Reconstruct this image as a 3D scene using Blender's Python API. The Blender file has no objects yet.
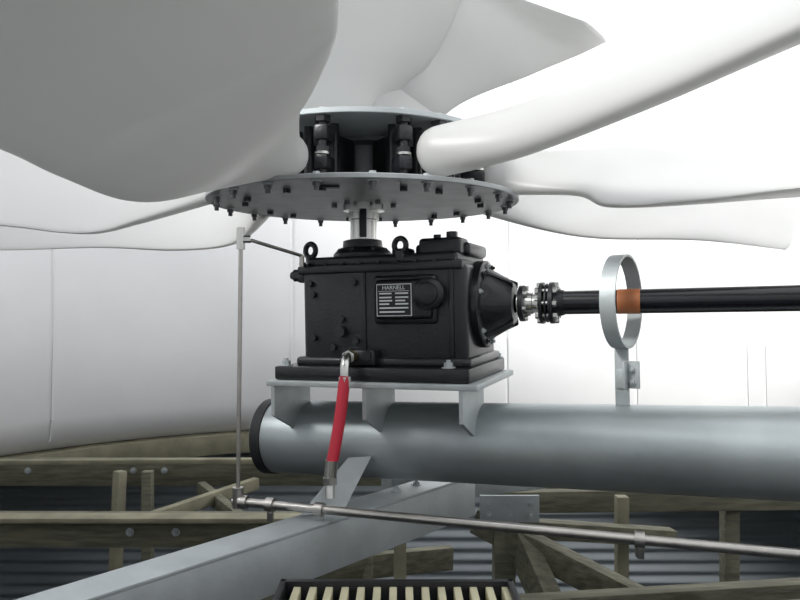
import bpy, bmesh, math, random
from mathutils import Vector, Matrix
random.seed(4)
Z0 = 3.2            # eye height above the tower basin slab
PI = math.pi
sc = bpy.context.scene
sc.view_settings.view_transform = 'Standard'

# ------------------------------------------------------------------ materials
def mat(name, col, rough=0.5, metal=0.0, var=0.0, vscale=8.0, bump=0.0, bscale=40.0, col2=None, coat=0.0, stretch=None, transl=0.0, spec=0.5):
    m = bpy.data.materials.new(name); m.use_nodes = True
    nt = m.node_tree; b = nt.nodes['Principled BSDF']
    b.inputs['Base Color'].default_value = (*col, 1)
    b.inputs['Roughness'].default_value = rough
    b.inputs['Metallic'].default_value = metal
    b.inputs['Coat Weight'].default_value = coat
    b.inputs['Specular IOR Level'].default_value = spec
    tc = nt.nodes.new('ShaderNodeTexCoord')
    src = tc.outputs['Object']
    if stretch:
        mp = nt.nodes.new('ShaderNodeMapping'); mp.inputs['Scale'].default_value = stretch
        nt.links.new(src, mp.inputs['Vector']); src = mp.outputs['Vector']
    if var > 0 or col2:
        n = nt.nodes.new('ShaderNodeTexNoise'); n.inputs['Scale'].default_value = vscale
        n.inputs['Detail'].default_value = 5
        nt.links.new(src, n.inputs['Vector'])
        r = nt.nodes.new('ShaderNodeValToRGB')
        c2 = col2 if col2 else tuple(max(0, c*(1-var)) for c in col)
        r.color_ramp.elements[0].position = 0.35; r.color_ramp.elements[0].color = (*c2, 1)
        r.color_ramp.elements[1].position = 0.65; r.color_ramp.elements[1].color = (*col, 1)
        nt.links.new(n.outputs['Fac'], r.inputs['Fac'])
        nt.links.new(r.outputs['Color'], b.inputs['Base Color'])
    if bump > 0:
        n2 = nt.nodes.new('ShaderNodeTexNoise'); n2.inputs['Scale'].default_value = bscale
        nt.links.new(src, n2.inputs['Vector'])
        bp = nt.nodes.new('ShaderNodeBump'); bp.inputs['Strength'].default_value = bump
        bp.inputs['Distance'].default_value = 0.01
        nt.links.new(n2.outputs['Fac'], bp.inputs['Height'])
        nt.links.new(bp.outputs['Normal'], b.inputs['Normal'])
    if transl > 0:      # thin glass-fibre laminate lets daylight through
        tr = nt.nodes.new('ShaderNodeBsdfTranslucent'); tr.inputs['Color'].default_value = (*[min(1, c*1.25) for c in col], 1)
        mx = nt.nodes.new('ShaderNodeMixShader'); mx.inputs['Fac'].default_value = transl
        nt.links.new(b.outputs['BSDF'], mx.inputs[1]); nt.links.new(tr.outputs['BSDF'], mx.inputs[2])
        nt.links.new(mx.outputs['Shader'], nt.nodes['Material Output'].inputs['Surface'])
    return m

M_WALL = mat('frp_white', (0.84, 0.84, 0.845), 0.5, var=0.04, vscale=2.0, bump=0.05, bscale=15)
M_BLADE = mat('blade_gelcoat', (0.64, 0.64, 0.63), 0.36, var=0.05, vscale=3, transl=.36)
M_GALV = mat('galvanised', (0.52, 0.56, 0.57), 0.52, 0.45, var=0.15, vscale=9, bump=0.06, bscale=60)
M_TUBE = mat('galvanised_tube', (0.43, 0.475, 0.485), 0.42, 0.62, var=0.2, vscale=4, bump=0.05, bscale=50)
M_PLATE = mat('hub_plate', (0.42, 0.44, 0.45), 0.45, 0.5, var=0.2, vscale=12)
M_BLACK = mat('black_paint', (0.009, 0.010, 0.013), 0.38, 0.0, bump=0.12, bscale=90, coat=0.12)
M_BLK2 = mat('black_steel', (0.02, 0.021, 0.024), 0.4, 0.3)
M_SHAFT = mat('shaft_black', (0.006, 0.006, 0.010), 0.25, 0.0, coat=0.2)
M_DK = mat('dark_hub', (0.11, 0.115, 0.12), 0.4, 0.4)
M_STEEL = mat('bright_steel', (0.62, 0.62, 0.60), 0.25, 1.0)
M_STNL = mat('stainless_pipe', (0.50, 0.48, 0.45), 0.3, 0.95, var=0.15, vscale=20)
M_RED = mat('red_hose', (0.55, 0.02, 0.045), 0.45, bump=0.1, bscale=120)
M_BRASS = mat('brass', (0.55, 0.38, 0.08), 0.35, 0.9)
M_ORANGE = mat('orange_reflection', (0.55, 0.19, 0.07), 0.5, var=0.3, vscale=20)  # rust-coloured reflection on the shaft, put into the colour
M_RUBBER = mat('rubber', (0.015, 0.016, 0.018), 0.6)
M_WOOD = mat('treated_timber', (0.205, 0.20, 0.14), 0.75, var=0.45, vscale=6, bump=0.3, bscale=30, stretch=(1, 8, 8))
M_WOODL = mat('pale_timber', (0.31, 0.29, 0.20), 0.75, var=0.35, vscale=6)
M_CORR = mat('corrugated_sheet', (0.36, 0.40, 0.43), 0.5, var=0.15, vscale=1.5)
M_FLOOR = mat('basin_concrete', (0.035, 0.04, 0.045), 0.7, var=0.4, vscale=2)
M_SLAT = mat('cream_slat', (0.66, 0.62, 0.42), 0.6, var=0.15, vscale=12)
M_WHITE = mat('label_white', (0.75, 0.78, 0.78), 0.5)

# ------------------------------------------------------------------ builder
class B:
    def __init__(s, name):
        s.name = name; s.bm = bmesh.new(); s.mats = []; s.M = Matrix.Identity(4)
    def mi(s, m):
        if m not in s.mats: s.mats.append(m)
        return s.mats.index(m)
    def _fin(s, verts, m, L=None):
        T = s.M @ L if L is not None else s.M
        fs = set()
        for v in verts: v.co = T @ v.co
        for v in verts:
            for f in v.link_faces: fs.add(f)
        i = s.mi(m)
        for f in fs: f.material_index = i; f.smooth = True
    def box(s, x0, x1, y0, y1, z0, z1, m, bev=0.0, L=None, seg=2):
        r = bmesh.ops.create_cube(s.bm, size=1.0); vs = r['verts']
        for v in vs:
            v.co = Vector((x0+(v.co.x+.5)*(x1-x0), y0+(v.co.y+.5)*(y1-y0), z0+(v.co.z+.5)*(z1-z0)))
        if bev > 0:
            es = list({e for v in vs for e in v.link_edges})
            r2 = bmesh.ops.bevel(s.bm, geom=es, offset=bev, segments=seg, affect='EDGES', profile=0.5)
            vs = list({v for f in r2['faces'] for v in f.verts} | {v for v in vs if v.is_valid})
            seen = set(vs); st = list(vs)
            while st:
                v = st.pop()
                for e in v.link_edges:
                    w = e.other_vert(v)
                    if w not in seen: seen.add(w); st.append(w)
            vs = list(seen)
        s._fin(vs, m, L)
    def cyl(s, p0, p1, r0, m, r1=None, seg=32, L=None, caps=True):
        r1 = r0 if r1 is None else r1
        p0 = Vector(p0); p1 = Vector(p1); d = p1-p0
        r = bmesh.ops.create_cone(s.bm, cap_ends=caps, segments=seg, radius1=r0, radius2=r1, depth=d.length)
        R = Matrix.Translation((p0+p1)/2) @ d.to_track_quat('Z', 'Y').to_matrix().to_4x4()
        for v in r['verts']: v.co = R @ v.co
        s._fin(r['verts'], m, L)
    def lathe(s, p0, d, prof, m, seg=40, L=None):
        p0 = Vector(p0); q = Vector(d).to_track_quat('Z', 'Y').to_matrix()
        rings = []
        for a, r in prof:
            rings.append([s.bm.verts.new(p0 + q @ Vector((max(r, 1e-4)*math.cos(2*PI*k/seg), max(r, 1e-4)*math.sin(2*PI*k/seg), a))) for k in range(seg)])
        for A, C in zip(rings, rings[1:]):
            for k in range(seg):
                s.bm.faces.new((A[k], A[(k+1) % seg], C[(k+1) % seg], C[k]))
        s._fin([v for R in rings for v in R], m, L)
    def pipe(s, pts, r, m, seg=14, L=None):
        pts = [Vector(p) for p in pts]; rings = []; up = None
        for i, p in enumerate(pts):
            t = (pts[min(i+1, len(pts)-1)]-pts[max(i-1, 0)]).normalized()
            if up is None:
                up = Vector((0, 0, 1)) if abs(t.z) < .9 else Vector((1, 0, 0))
            a = (up - t*up.dot(t)).normalized(); b = t.cross(a); up = a
            rings.append([s.bm.verts.new(p + r*(a*math.cos(2*PI*k/seg)+b*math.sin(2*PI*k/seg))) for k in range(seg)])
        for A, C in zip(rings, rings[1:]):
            for k in range(seg): s.bm.faces.new((A[k], A[(k+1) % seg], C[(k+1) % seg], C[k]))
        s.bm.faces.new(rings[0][::-1]); s.bm.faces.new(rings[-1])
        s._fin([v for R in rings for v in R], m, L)
    def torus(s, c, axis, R, r, m, seg=28, L=None):
        c = Vector(c); q = Vector(axis).to_track_quat('Z', 'Y').to_matrix(); rings = []
        for i in range(seg):
            a = 2*PI*i/seg; e = Vector((math.cos(a), math.sin(a), 0))
            rings.append([s.bm.verts.new(c+q@(e*(R+r*math.cos(2*PI*k/10))+Vector((0, 0, r*math.sin(2*PI*k/10))))) for k in range(10)])
        for i in range(seg):
            A = rings[i]; C = rings[(i+1) % seg]
            for k in range(10): s.bm.faces.new((A[k], A[(k+1) % 10], C[(k+1) % 10], C[k]))
        s._fin([v for R_ in rings for v in R_], m, L)
    def prism(s, poly, d, m, L=None):
        a = [s.bm.verts.new(Vector(p)) for p in poly]; b = [s.bm.verts.new(Vector(p)+Vector(d)) for p in poly]
        n = len(a)
        s.bm.faces.new(a[::-1]); s.bm.faces.new(b)
        for k in range(n): s.bm.faces.new((a[k], a[(k+1) % n], b[(k+1) % n], b[k]))
        s._fin(a+b, m, L)
    def beam(s, p0, p1, w, h, m, bev=0.004):
        p0 = Vector(p0); p1 = Vector(p1); d = p1-p0
        x = d.normalized(); y = Vector((0, 0, 1)).cross(x)
        if y.length < .05: y = Vector((0, 1, 0))
        y.normalize(); z = x.cross(y)
        R = Matrix((x, y, z)).transposed().to_4x4(); R.translation = p0
        s.box(0, d.length, -w/2, w/2, -h/2, h/2, m, bev, L=R)
    def bolt(s, p, d, r, h, m, washer=True, L=None):
        p = Vector(p); d = Vector(d).normalized()
        if washer: s.cyl(p, p+d*h*.2, r*1.5, m, seg=16, L=L)
        s.cyl(p, p+d*h, r, m, seg=6, L=L)
        s.cyl(p, p+d*h*1.5, r*.5, m, seg=10, L=L)
    def done(s, ang=38):
        bm = s.bm
        for v in bm.verts: v.co.z += Z0
        bmesh.ops.recalc_face_normals(bm, faces=bm.faces)
        for e in bm.edges:
            if len(e.link_faces) == 2 and e.calc_face_angle(0) > math.radians(ang): e.smooth = False
        me = bpy.data.meshes.new(s.name); bm.to_mesh(me); bm.free()
        for m in s.mats: me.materials.append(m)
        o = bpy.data.objects.new(s.name, me); sc.collection.objects.link(o)
        return o

AX = Vector((-0.123, 2.38, 0))
GL = Matrix.Translation(AX) @ Matrix.Rotation(math.radians(-21.4), 4, 'Z') @ Matrix.Rotation(math.radians(-1.2), 4, 'Y')

# ------------------------------------------------------------------ fan stack
RS = 3.35
b = B('wall_fan_stack')
prof = [(-1.06, RS+.16), (-.98, RS+.04), (-.82, RS-.02), (-.3, RS-.05), (.4, RS-.03), (1.1, RS+.05), (1.9, RS+.16), (2.6, RS+.3), (2.62, RS+.40), (1.9, RS+.26), (.4, RS+.07), (-.82, RS+.08), (-1.06, RS+.26), (-1.06, RS+.16)]
b.lathe(AX, (0, 0, 1), prof, M_WALL, seg=144)
for a in [163, 133, 103, 73, 56, 43, 41, 13, -17, -47, -77, -107, -137, -167]:
    ca, sa = math.cos(math.radians(a)), math.sin(math.radians(a))
    for (z0, r0), (z1, r1) in zip(prof[1:7], prof[2:8]):
        b.beam(AX+Vector((ca*(r0-.002), sa*(r0-.002), z0)), AX+Vector((ca*(r1-.002), sa*(r1-.002), z1)), .012, .018, M_WALL, 0)
b.done(50)

b = B('fan_deck')
b.lathe(AX, (0, 0, 1), [(-1.065, RS+.03), (-1.065, 6.9), (-1.22, 6.9), (-1.22, RS+.06), (-1.14, RS+.03), (-1.065, RS+.03)], M_WOODL, seg=96)
b.done()

# ------------------------------------------------------------------ corrugated casing below the deck, floor
def corr_wall(name, p0, p1, z0, z1):
    b = B(name); p0 = Vector(p0); p1 = Vector(p1); n = Vector((p1-p0).cross(Vector((0, 0, 1)))).normalized()
    rows = []; N = int((z1-z0)/.0125)
    for i in range(N+1):
        z = z0+(z1-z0)*i/N; o = n*.018*math.sin(2*PI*z/.10)
        rows.append((b.bm.verts.new(Vector((p0.x, p0.y, z))+o), b.bm.verts.new(Vector((p1.x, p1.y, z))+o)))
    for A, C in zip(rows, rows[1:]): b.bm.faces.new((A[0], A[1], C[1], C[0]))
    b._fin([v for r in rows for v in r], M_CORR)
    return b.done(80)
corr_wall('wall_back', (-4.6, 6.15, 0), (4.6, 6.15, 0), -3.2, -1.22)
corr_wall('wall_left', (-4.6, -1.6, 0), (-4.6, 6.15, 0), -3.2, -1.22)
corr_wall('wall_right', (4.6, 6.15, 0), (4.6, -1.6, 0), -3.2, -1.22)
corr_wall('wall_front', (4.6, -1.6, 0), (-4.6, -1.6, 0), -3.2, -1.22)
b = B('floor'); b.box(-4.8, 4.8, -1.8, 6.4, -3.3, -3.2, M_FLOOR); b.done()

# ------------------------------------------------------------------ blades
def cr(p, i, t):
    n = len(p); g = lambda k: p[max(0, min(n-1, k))]
    a, q, c, d = g(i-1), g(i), g(i+1), g(i+2)
    return .5*((2*q)+(-a+c)*t+(2*a-5*q+4*c-d)*t*t+(-a+3*q-3*c+d)*t*t*t)
def blade(te, le, th, camber, m=M_BLADE, mx=1.0):
    b = B('fan_blade'); te = [Vector(p) for p in te]; le = [Vector(p) for p in le]
    n = len(te); SUB = 10; NS = 48; secs = []
    T = [Vector((t, c, 0)) for t, c in zip(th, camber)]
    for i in range(n-1):
        for k in range(SUB):
            t = k/SUB; secs.append((cr(te, i, t), cr(le, i, t), cr(T, i, t)))
    secs.append((te[-1], le[-1], T[-1]))
    mids = [(a+c)/2 for a, c, _ in secs]
    nr = []
    for i in range(len(secs)):
        sp = (mids[min(i+3, len(mids)-1)]-mids[max(i-3, 0)]).normalized()
        nn = (secs[i][1]-secs[i][0]).cross(sp).normalized()
        if nn.z > 0: nn = -nn
        nr.append((sp, nn))
    sm = []
    for i in range(len(nr)):
        acc = Vector()
        for j in range(max(0, i-5), min(len(nr), i+6)): acc += nr[j][1]
        sm.append((nr[i][0], acc.normalized()))
    rings = []
    def ring(i, scale, shift):
        a, c, tt = secs[i]; sp, nn = sm[i]; ch = c-a; out = []
        for k in range(NS):
            f = 2*PI*k/NS; cx = math.cos(f)
            tk = math.sin(f)*(mx+(1-mx)*(1+cx)/2)
            out.append(b.bm.verts.new(mids[i]+sp*shift + (ch/2*cx + nn*(tt.x/2*tk) + nn*(tt.y*(1-cx*cx)))*scale))
        return out
    r0 = secs[0][2].x*.5
    for q in (0.05, .35, .6, .8, .93): rings.append(ring(0, q, -r0*math.sqrt(1-q*q)))
    for i in range(len(secs)): rings.append(ring(i, 1, 0))
    for q in (.9, .6, .1): rings.append(ring(len(secs)-1, q, .03*math.sqrt(1-q*q)))
    for A, C in zip(rings, rings[1:]):
        for k in range(NS): b.bm.faces.new((A[k], A[(k+1) % NS], C[(k+1) % NS], C[k]))
    b.bm.faces.new(rings[0]); b.bm.faces.new(rings[-1][::-1])
    b._fin([v for R in rings for v in R], m)
    return b.done(70)

# front left
blade([(-.315, 1.95, .352), (-.536, 1.875, .30), (-.66, 1.71, .249), (-.787, 1.62, .289), (-.886, 1.55, .337), (-1.05, 1.3, .40), (-1.2, .9, .42)],
      [(-.295, 1.96, .465), (-.25, 1.75, .50), (-.176, 1.5, .482), (-.125, 1.35, .50), (-.11, 1.28, .549), (-.08, 1.0, .60), (-.06, .5, .62)],
      [.10, .11, .11, .10, .09, .07, .05], [0, .0, .01, .015, .02, .02, .02])
# front right
blade([(.105, 1.97, .362), (.309, 1.8, .385), (.536, 1.5, .435), (.714, 1.25, .485), (.90, 1.0, .53), (1.1, .7, .57)],
      [(.118, 2.05, .49), (.336, 1.97, .53), (.60, 1.75, .575), (.85, 1.5, .625), (1.10, 1.25, .65), (1.40, 1.0, .67)],
      [.13, .11, .10, .09, .08, .07], [0, 0, 0, 0, 0, 0])
# right
blade([(.30, 2.25, .35), (.525, 2.1, .324), (.60, 2.0, .271), (.836, 1.95, .279), (1.11, 1.95, .312), (1.5, 1.95, .35), (2.2, 1.95, .38)],
      [(.33, 2.35, .48), (.625, 2.5, .529), (.89, 2.6, .565), (1.19, 2.6, .52), (1.49, 2.6, .47), (1.9, 2.6, .46), (2.7, 2.5, .46)],
      [.10, .08, .07, .07, .06, .05, .04], [0, .01, .02, .02, .02, .02, .02])
# right rear
blade([(.26, 2.62, .35), (.54, 2.7, .278), (.786, 2.75, .244), (1.2, 2.8, .24), (1.57, 2.85, .204)],
      [(.22, 2.72, .48), (.73, 3.2, .526), (1.1, 3.2, .55), (1.46, 3.3, .55), (1.95, 3.4, .54)],
      [.10, .07, .06, .05, .03], [0, .02, .03, .03, .02])
# rear right: leans over towards the eye so its underside shows
blade([(.02, 2.78, .42), (.19, 2.95, .78), (.57, 3.05, .98), (.80, 3.15, 1.10), (.93, 3.18, 1.17)],
      [(-.10, 2.76, .45), (-.1, 2.80, .95), (.05, 2.75, 1.20), (.29, 2.80, 1.26), (.75, 2.9, 1.16)],
      [.09, .07, .05, .04, .03], [0, .01, .02, .02, .01])
# rear left
blade([(-.16, 2.76, .42), (-.01, 2.90, .78), (.15, 2.82, 1.00), (.25, 2.78, 1.22), (.28, 2.75, 1.5)],
      [(-.30, 2.74, .44), (-.55, 2.62, .72), (-.6, 2.5, 1.0), (-.6, 2.4, 1.2), (-.5, 2.35, 1.5)],
      [.09, .07, .06, .05, .04], [0, .03, .05, .06, .06])
# left rear
blade([(-.50, 2.62, .35), (-.68, 2.9, .24), (-.95, 2.98, .214), (-1.286, 3.0, .227), (-1.714, 3.0, .214), (-2.3, 3.0, .22)],
      [(-.45, 2.70, .47), (-.75, 3.3, .5), (-1.1, 3.5, .5), (-1.5, 3.5, .5), (-2, 3.5, .5), (-2.6, 3.4, .5)],
      [.10, .07, .06, .05, .04, .03], [0, .02, .03, .03, .02, .02])
# left
blade([(-.55, 2.33, .36), (-.854, 2.3, .263), (-.964, 2.25, .219), (-1.07, 2.2, .214), (-1.2, 2.1, .225), (-1.6, 1.9, .243), (-2.3, 1.7, .27)],
      [(-.56, 2.43, .46), (-.964, 2.7, .463), (-1.157, 2.7, .50), (-1.35, 2.7, .56), (-1.62, 2.65, .60), (-2.0, 2.5, .62), (-2.8, 2.4, .6)],
      [.09, .07, .06, .05, .05, .04, .03], [0, .02, .03, .03, .03, .03, .02])

# ------------------------------------------------------------------ fan hub
b = B('fan_hub'); b.M = Matrix.Translation(AX)
b.lathe((0, 0, 0), (0, 0, 1), [(.325, 0), (.325, .518), (.327, .52), (.338, .52), (.34, .518), (.34, 0)], M_PLATE, seg=96)
b.lathe((0, 0, 0), (0, 0, 1), [(.526, 0), (.526, .422), (.528, .424), (.541, .424), (.542, .422), (.542, 0)], M_GALV, seg=96)
b.lathe((0, 0, 0), (0, 0, 1), [(.34, .15), (.352, .15), (.356, .125), (.50, .125), (.51, .15), (.526, .15)], M_DK, seg=48)
b.lathe((0, 0, 0), (0, 0, 1), [(.538, .10), (.57, .10), (.575, .09), (.575, 0)], M_DK, seg=48)
for k in range(7):
    base = math.radians(247+51.43*k)
    for sgn in (-1, 1):
        a = base+sgn*math.radians(8.6); rr = .395
        R = Matrix.Rotation(a, 4, 'Z')
        b.cyl((rr, 0, .34), (rr, 0, .526), .013, M_BLACK, seg=16, L=R)
        b.cyl((rr, 0, .34), (rr, 0, .356), .024, M_BLACK, seg=6, L=R)
        b.box(rr-.055, rr+.020, -.021, .021, .372, .415, M_BLACK, .008, L=R)
        b.box(rr-.055, rr+.020, -.021, .021, .455, .50, M_BLACK, .008, L=R)
        b.cyl((rr, 0, .415), (rr, 0, .422), .022, M_STEEL, seg=16, L=R)
        b.cyl((rr, 0, .422), (rr, 0, .438), .020, M_BLACK, seg=6, L=R)
        b.cyl((rr, 0, .508), (rr, 0, .526), .024, M_BLACK, seg=6, L=R)
        b.cyl((rr-.10, 0, .34), (rr-.10, 0, .526), .014, M_BLACK, seg=16, L=R)
        b.cyl((rr, 0, .325), (rr, 0, .312), .012, M_BLK2, seg=6, L=R)
        b.cyl((rr, 0, .542), (rr, 0, .550), .011, M_GALV, seg=6, L=R)
    R = Matrix.Rotation(base, 4, 'Z')
    b.box(.20, .36, -.05, .05, .342, .37, M_BLK2, .008, L=R)
    b.box(.13, .24, -.035, .035, .37, .51, M_BLK2, .012, L=R)
for k in range(20):
    a = 2*PI*k/20+.1; x, y = .49*math.cos(a), .49*math.sin(a)
    b.cyl((x, y, .325), (x, y, .3215), .016, M_GALV, seg=16)
    b.cyl((x, y, .322), (x, y, .311), .0115, M_DK, seg=6)
    b.cyl((x, y, .315), (x, y, .298), .0075, M_DK, seg=10)
    b.cyl((x, y, .34), (x, y, .349), .011, M_GALV, seg=6)
for k in range(6):
    a = 2*PI*k/6; x, y = .10*math.cos(a), .10*math.sin(a)
    b.cyl((x, y, .325), (x, y, .313), .010, M_DK, seg=6)
b.box(-.12, -.05, -.40, -.375, .318, .3255, M_BLK2)
b.lathe((0, 0, 0), (0, 0, 1), [(.205, .046), (.27, .046), (.272, .052), (.30, .052), (.302, .07), (.326, .07)], M_STEEL, seg=40)
b.box(-.012, .012, -.056, -.045, .21, .30, M_BLK2, .003)
for a in (-8, 172, 200):
    x, y = .47*math.cos(math.radians(a)), .47*math.sin(math.radians(a))
    b.cyl((x, y, .34), (x, y, .43), .014, M_BLACK, seg=12); b.cyl((x, y, .38), (x, y, .41), .024, M_BLACK, seg=6)
b.done()

# ------------------------------------------------------------------ gearbox
b = B('gearbox'); b.M = GL
S0, S1 = -.143, .411
b.box(S0, S1, -.17, .17, -.205, .105, M_BLACK, .022, seg=4)
b.box(S0-.012, S1-.01, -.178, .178, .085, .112, M_BLACK, .006)
b.box(S0+.01, S1-.03, -.16, .16, .105, .14, M_BLACK, .012, seg=3)
b.box(S0-.075, .43, -.225, .225, -.251, -.208, M_BLACK, .006)
b.box(S0-.02, S1+.012, -.185, .185, -.212, -.18, M_BLACK, .012, seg=3)
b.lathe((0, 0, 0), (0, 0, 1), [(.13, .10), (.155, .10), (.162, .094), (.175, .08), (.178, .068), (.20, .066), (.203, .058), (.203, .04)], M_BLACK)
for k in range(8):
    a = 2*PI*k/8; b.bolt((.085*math.cos(a), .085*math.sin(a), .158), (0, 0, 1), .008, .01, M_BLK2)
b.box(.22, .40, -.09, .13, .13, .172, M_BLACK, .014, seg=3)
b.box(.25, .385, -.14, -.04, .13, .185, M_BLACK, .012, seg=3)
b.cyl((.345, -.09, .18), (.345, -.09, .205), .018, M_BLACK, seg=6)
b.cyl((.30, -.10, .18), (.30, -.10, .197), .012, M_BLK2, seg=12)
b.box(.16, .22, -.14, -.08, .135, .158, M_BLACK, .008)
for (s_, t_) in ((-.13, -.13), (.195, -.15)):
    b.cyl((s_, t_, .125), (s_, t_, .148), .016, M_BLACK)
    b.torus((s_, t_, .165), (.25, 1, 0), .022, .009, M_BLACK)
for s_ in [S0+.02+.062*k for k in range(9)]:
    b.cyl((s_, -.168, .085), (s_, -.168, .12), .007, M_BLK2, seg=6)
for t_, z_ in ((-.13, .085), (-.04, .085), (.08, .08)):
    b.cyl((S0, t_, z_), (S0-.05, t_, z_), .02, M_BLACK, seg=6)
    b.cyl((S0-.045, t_, z_), (S0-.06, t_, z_), .012, M_BLK2, seg=12)
b.box(S0-.03, S0+.01, -.15, .12, .06, .11, M_BLACK, .008)
b.box(.118, .322, -.192, -.165, -.078, .072, M_BLACK, .012, seg=3)
b.box(.13, .312, -.204, -.188, -.064, .058, M_BLACK, .014, seg=4)
b.lathe((.300, -.186, .012), (0, -1, 0), [(0, .05), (.018, .05), (.024, .044), (.026, .034), (.032, .032), (.034, .026), (.034, 0)], M_BLACK)
for s_, z_ in ((-.10, .02), (.0, -.06), (-.10, -.12), (.05, -.13), (-.11, .055), (.045, .055), (-.03, -.15)):
    b.cyl((s_, -.165, z_), (s_, -.182, z_), .011, M_BLACK, seg=6)
b.cyl((.0, -.165, -.10), (.0, -.195, -.10), .018, M_BLACK)
b.box(.07, .085, -.176, -.165, -.18, .085, M_BLACK, .004)
b.box(.355, .372, -.178, -.165, -.18, .085, M_BLACK, .004)
b.box(.02, .13, -.215, -.165, -.205, -.155, M_BLACK, .01)
b.cyl((.052, -.20, -.175), (.052, -.228, -.175), .019, M_BRASS, seg=6)
b.cyl((.105, -.20, -.172), (.105, -.225, -.172), .016, M_BLK2, seg=6)
for s_, t_ in ((S0-.045, -.20), (.36, -.20), (S0-.045, .20), (.41, .20)):
    b.bolt((s_, t_, -.208), (0, 0, 1), .014, .016, M_GALV)
b.lathe((S1-.01, 0, -.022), (1, 0, 0), [(0, .138), (.03, .138), (.034, .132), (.036, .112), (.05, .106), (.10, .078), (.118, .06), (.118, .03)], M_BLACK, seg=56)
for k in range(12):
    a = 2*PI*k/12+.2
    b.bolt((S1+.018, .122*math.cos(a), -.022+.122*math.sin(a)), (1, 0, 0), .009, .012, M_GALV if k % 2 else M_BLK2)
for k in range(6):
    a = 2*PI*k/6+.5
    L = Matrix.Translation((S1+.02, 0, -.022)) @ Matrix.Rotation(a, 4, 'X')
    b.prism([(0, -.006, .09), (0, -.006, .118), (.09, -.006, .075), (.09, -.006, .06)], (0, .012, 0), M_BLACK, L=L)
b.done()

b = B('gearbox_nameplate'); b.M = GL
b.box(.136, .250, -.2065, -.2042, -.053, .045, M_WHITE, 0)
b.box(.1385, .2475, -.2075, -.206, -.0505, .0425, M_BLK2, 0)
for z_, segs in ((.016, ((.146, .186), (.198, .24))), (.004, ((.146, .186), (.198, .24))), (-.006, ((.146, .188), (.198, .23))), (-.016, ((.146, .178), (.198, .24))),
                 (-.028, ((.146, .24),)), (-.040, ((.146, .228),))):
    for a0, a1 in segs: b.box(a0, a1, -.2082, -.2072, z_-.0022, z_+.0022, M_WHITE)
b.box(.143, .243, -.2082, -.2072, .0225, .0238, M_WHITE)
npl = b.done()
cu = bpy.data.curves.new('maker_name', 'FONT'); cu.body = 'HARNELL'; cu.size = .0175; cu.extrude = .0004; cu.align_x = 'CENTER'; cu.align_y = 'CENTER'
to = bpy.data.objects.new('maker_name', cu); sc.collection.objects.link(to)
to.matrix_world = Matrix.Translation((0, 0, Z0)) @ GL @ Matrix.Translation((.193, -.2082, .033)) @ Matrix.Rotation(PI/2, 4, 'X')
cu.materials.append(M_WHITE); to.parent = npl

# ------------------------------------------------------------------ coupling + drive shaft
b = B('drive_shaft'); b.M = GL
b.lathe((.53, 0, -.022), (1, 0, 0), [(0, .02), (0, .042), (.012, .042), (.013, .034), (.045, .034), (.046, .03), (.075, .03)], M_STEEL)
b.lathe((.60, 0, -.022), (1, 0, 0), [(0, .02), (0, .064), (.010, .064), (.011, .04), (.016, .04), (.017, .060), (.022, .060), (.023, .04), (.028, .04), (.029, .064), (.041, .064), (.043, .045), (.07, .038)], M_BLK2)
for k in range(8):
    a = 2*PI*k/8
    y, z = .052*math.cos(a), -.022+.052*math.sin(a)
    b.cyl((.588, y, z), (.655, y, z), .0065, M_STEEL, seg=10)
    b.cyl((.588, y, z), (.598, y, z), .011, M_STEEL, seg=6)
    b.cyl((.643, y, z), (.654, y, z), .011, M_STEEL, seg=6)
b.cyl((.536, 0, -.022), (.55, 0, -.022), .056, M_BLK2, seg=40)
for k in range(6):
    a = 2*PI*k/6+.3
    b.cyl((.55, .047*math.cos(a), -.022+.047*math.sin(a)), (.561, .047*math.cos(a), -.022+.047*math.sin(a)), .008, M_STEEL, seg=6)
b.cyl((.66, 0, -.022), (2.35, 0, -.022), .036, M_SHAFT, seg=48)
b.cyl((.826, 0, -.022), (.890, 0, -.022), .0367, M_ORANGE, seg=48)  # reflection of rust, painted as an orange band around the shaft
b.done()

# ------------------------------------------------------------------ shaft guard hoop
b = B('shaft_guard_hoop'); b.M = GL @ Matrix.Translation((.838, 0, -.022)) @ Matrix.Rotation(math.radians(-13), 4, 'Z')
b.lathe((-.022, 0, 0), (1, 0, 0), [(0, .132), (0, .139), (.044, .139), (.044, .132), (0, .132)], M_GALV, seg=64)
b.box(-.024, .016, -.006, .004, -.306, -.136, M_GALV, .001)
b.box(.016, .05, -.014, -.006, -.255, -.175, M_GALV, .001)
b.box(-.02, .022, -.014, -.006, -.255, -.20, M_GALV, .001)
b.box(.012, .018, -.05, -.006, -.255, -.175, M_GALV, .001)
b.bolt((.03, -.014, -.2), (0, -1, 0), .008, .008, M_GALV)
b.bolt((.03, -.014, -.235), (0, -1, 0), .008, .008, M_GALV)
b.done()

# ------------------------------------------------------------------ torque tube + saddle
b = B('torque_tube'); b.M = GL
p0 = Vector((-.385, 0, -.48)); p1 = Vector((2.3, 0, -.425)); d = (p1-p0).normalized()
b.cyl(p0, p1, .127, M_TUBE, seg=96)
b.lathe(p0, d, [(0, .06), (0, .126), (.004, .132), (.04, .132), (.042, .126)], M_RUBBER, seg=72)
b.box(-.24, .456, -.24, .24, -.270, -.252, M_GALV, .002)
for s_ in (-.225, .095, .40):
    b.prism([(s_, -.236, -.266), (s_, -.236, -.365), (s_, -.12, -.42), (s_, -.09, -.48), (s_, 0, -.48), (s_, 0, -.266)], (.012, 0, 0), M_GALV)
b.done()

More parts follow.
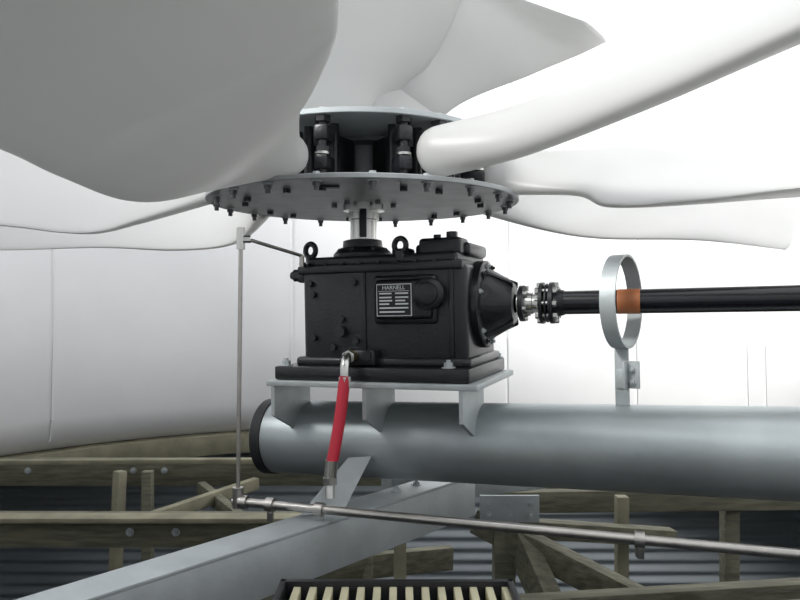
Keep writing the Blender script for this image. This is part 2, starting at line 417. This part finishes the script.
# ------------------------------------------------------------------ angle beam beneath
b = B('steel_angle_beam')
q0 = Vector((-.93, 1.17, -.625)); q1 = Vector((.26, 2.50, -.622)); dd = (q1-q0).normalized(); nrm = Vector((0, 0, 1)).cross(dd).normalized()
R = Matrix((dd, nrm, dd.cross(nrm))).transposed().to_4x4(); R.translation = q0
Ln = (q1-q0).length
b.box(0, Ln, -.012, .10, -.010, 0, M_GALV, .002, L=R)
b.box(0, Ln, -.010, 0, -.145, -.004, M_GALV, .001, L=R)
for k in (.14, .24): b.bolt(R @ Vector((Ln-k-.1, .06, 0)), (0, 0, 1), .012, .010, M_GALV)
b.done()
b = B('steel_gusset_plate')
b.prism([(-.29, 2.02, -.622), (-.17, 2.06, -.622), (-.095, 2.235, -.50), (-.165, 2.215, -.50)], (.004, -.008, .003), M_GALV)
b.done()
b = B('steel_cross_beam')
b.beam((-.05, 2.50, -.675), (.62, 2.78, -.68), .10, .10, M_GALV)
b.box(.27, .47, 2.36, 2.372, -.75, -.66, M_GALV, .001)
for x, z in ((.30, -.69), (.37, -.69), (.44, -.69), (.30, -.725), (.37, -.725), (.44, -.725)): b.bolt((x, 2.36, z), (0, -1, 0), .008, .010, M_GALV)
b.done()

# ------------------------------------------------------------------ oil hose
b = B('oil_hose')
ht = GL @ Vector((.052, -.230, -.175))
b.pipe([ht, ht+Vector((-.006, -.025, 0)), ht+Vector((-.008, -.042, -.012)), ht+Vector((-.010, -.05, -.03)), ht+Vector((-.010, -.05, -.06))], .015, M_STEEL)
b.cyl(ht+Vector((0, -.002, 0)), ht+Vector((-.003, -.016, 0)), .021, M_STEEL, seg=6)
h1 = ht+Vector((-.010, -.05, -.055)); h2 = Vector((-.202, 2.055, -.49))
b.cyl(h1, h1+Vector((0, 0, -.03)), .020, M_STEEL, seg=6)
pts = [h1.lerp(h2, t)+Vector((.004*math.sin(PI*t), 0, 0)) for t in [i/10 for i in range(11)]]
b.pipe(pts, .0175, M_RED, seg=20)
b.cyl(h2+Vector((.001, 0, .02)), h2+Vector((-.003, 0, -.035)), .0195, M_STEEL, seg=20)
b.cyl(h2+Vector((-.003, 0, -.03)), h2+Vector((-.003, 0, -.05)), .023, M_STEEL, seg=6)
b.cyl(h2+Vector((-.003, 0, -.05)), h2+Vector((-.003, -.01, -.09)), .014, M_STEEL, seg=16)
b.done()

# ------------------------------------------------------------------ oil line
b = B('oil_line_pipe')
a0 = Vector((-.49, 2.06, -.592)); a1 = Vector((1.15, 1.56, -.592))
b.pipe([a0, a1], .0125, M_STNL, seg=20)
du = (a1-a0).normalized()
for t in (.02, .07, .16, .66):
    p = a0.lerp(a1, t)
    b.cyl(p-du*.012, p+du*.012, .020, M_STNL, seg=20)
    if t in (.66, .07): b.box(p.x-.008, p.x+.008, p.y-.012, p.y+.012, p.z-.045, p.z, M_STNL, .002)
v0 = Vector((-.476, 2.056, -.58)); v1 = Vector((-.472, 2.075, .16))
b.pipe([v0, v1], .0065, M_STNL)
b.cyl(v0-Vector((0, 0, .03)), v0+Vector((0, 0, .03)), .016, M_STNL, seg=16)
b.cyl(v1-Vector((0, 0, .01)), v1+Vector((0, 0, .055)), .013, M_STEEL, seg=8)
b.cyl(v1+Vector((0, 0, .02)), v1+Vector((.03, 0, .02)), .011, M_STEEL, seg=6)
e = GL @ Vector((-.13, -.19, .145))
b.pipe([v1+Vector((.02, 0, .02)), e], .0055, M_STNL)
b.cyl(e, GL @ Vector((-.13, -.19, .11)), .008, M_STNL, seg=10)
b.cyl(GL @ Vector((-.13, -.195, .118)), GL @ Vector((-.13, -.174, .118)), .008, M_STNL, seg=10)
b.done()

# ------------------------------------------------------------------ timber frame
b = B('timber_frame')
def tb(p0, p1, w=.06, h=.14, m=M_WOOD): b.beam(p0, p1, w, h, m)
tb((-2.66, 4.55, -1.115), (2.4, 4.55, -1.115), .07, .17)
tb((-2.66, 4.40, -1.02), (.5, 4.48, -1.02), .05, .03, M_WOODL)
tb((-3.1, 3.6, -1.175), (-.1, 3.52, -1.155), .07, .165)
tb((-3.1, 3.5, -1.09), (-.3, 3.45, -1.075), .10, .025, M_WOODL)
tb((-1.72, 4.3, -1.05), (-1.78, 4.2, -3.2), .06, .06, M_WOODL)
tb((-1.55, 4.3, -1.05), (-1.55, 4.3, -3.2), .06, .06)
tb((-1.25, 4.4, -1.18), (-.8, 3.7, -1.2), .05, .08)
tb((-.9, 4.4, -1.15), (-1.5, 3.6, -1.2), .05, .07, M_WOODL)
tb((0, 3.1, -1.0), (0, 3.1, -3.2), .055, .055, M_WOODL)
tb((-.12, 3.3, -1.0), (-.2, 3.1, -1.7), .05, .05, M_WOOD)
tb((-.75, 3.0, -1.2), (.25, 3.4, -1.25), .05, .11)
tb((.95, 3.0, -.84), (.95, 3.0, -3.2), .05, .05, M_WOODL)
tb((.30, 2.75, -.86), (.98, 2.4, -1.12), .07, .10)
tb((.32, 2.8, -.90), (1.15, 2.95, -1.0), .06, .07)
tb((.45, 2.7, -.90), (.62, 2.3, -1.3), .07, .12)
tb((.25, 2.3, -1.03), (2.6, 2.55, -1.0), .06, .09)
tb((.6, 2.1, -.98), (2.2, 2.05, -.84), .05, .06, M_WOOD)
tb((1.6, 3.4, -1.0), (1.6, 3.4, -3.2), .07, .07, M_WOOD)
tb((.4, 3.3, -.95), (3.0, 3.4, -.95), .06, .10, M_WOOD)
tb((.4, 2.7, -.8), (.4, 2.7, -3.2), .08, .08)
tb((-.55, 2.9, -1.02), (-.55, 2.9, -3.2), .07, .07)
for x, y, z in ((-1.72, 4.515, -1.10), (-1.52, 4.515, -1.10), (-1.12, 3.50, -1.16), (-1.35, 3.50, -1.16), (-2.4, 4.515, -1.1), (-.55, 3.48, -1.15)):
    b.bolt((x, y, z), (0, -1, 0), .014, .02, M_GALV)
b.done()

# ------------------------------------------------------------------ access grating
b = B('access_grating')
gz = -.655
b.box(-.275, .26, 1.60, 1.615, gz-.05, gz+.012, M_BLK2, .002)
b.box(-.275, .26, 1.20, 1.215, gz-.05, gz+.012, M_BLK2, .002)
b.box(-.275, -.26, 1.20, 1.615, gz-.05, gz+.012, M_BLK2, .002)
b.box(.245, .26, 1.20, 1.615, gz-.05, gz+.012, M_BLK2, .002)
for k in range(14):
    x = -.243+k*.0365
    b.box(x, x+.017, 1.215, 1.60, gz-.03, gz, M_SLAT, .002)
for x in (-.267, .2525):
    for y in (1.607, 1.207):
        b.box(x-.02, x+.02, y-.02, y+.02, -3.2, gz-.03, M_BLK2, .003)
b.done()

# ------------------------------------------------------------------ light
w = bpy.data.worlds.new('overcast'); sc.world = w; w.use_nodes = True
bg = w.node_tree.nodes['Background']; bg.inputs['Color'].default_value = (.94, .965, 1.0, 1); bg.inputs['Strength'].default_value = 1.55
sd = bpy.data.lights.new('sun', 'SUN'); sd.energy = 3.8; sd.angle = math.radians(20); sd.color = (1, .99, .96)
so = bpy.data.objects.new('sun', sd); sc.collection.objects.link(so)
so.rotation_euler = Vector((.78, .5, -.68)).to_track_quat('-Z', 'Y').to_euler()

cd = bpy.data.cameras.new('camera'); cd.lens = 31.5; cd.sensor_width = 36; cd.clip_start = .02
co = bpy.data.objects.new('camera', cd); sc.collection.objects.link(co)
co.location = (0, 0, Z0); co.rotation_euler = (PI/2, 0, 0)
sc.camera = co
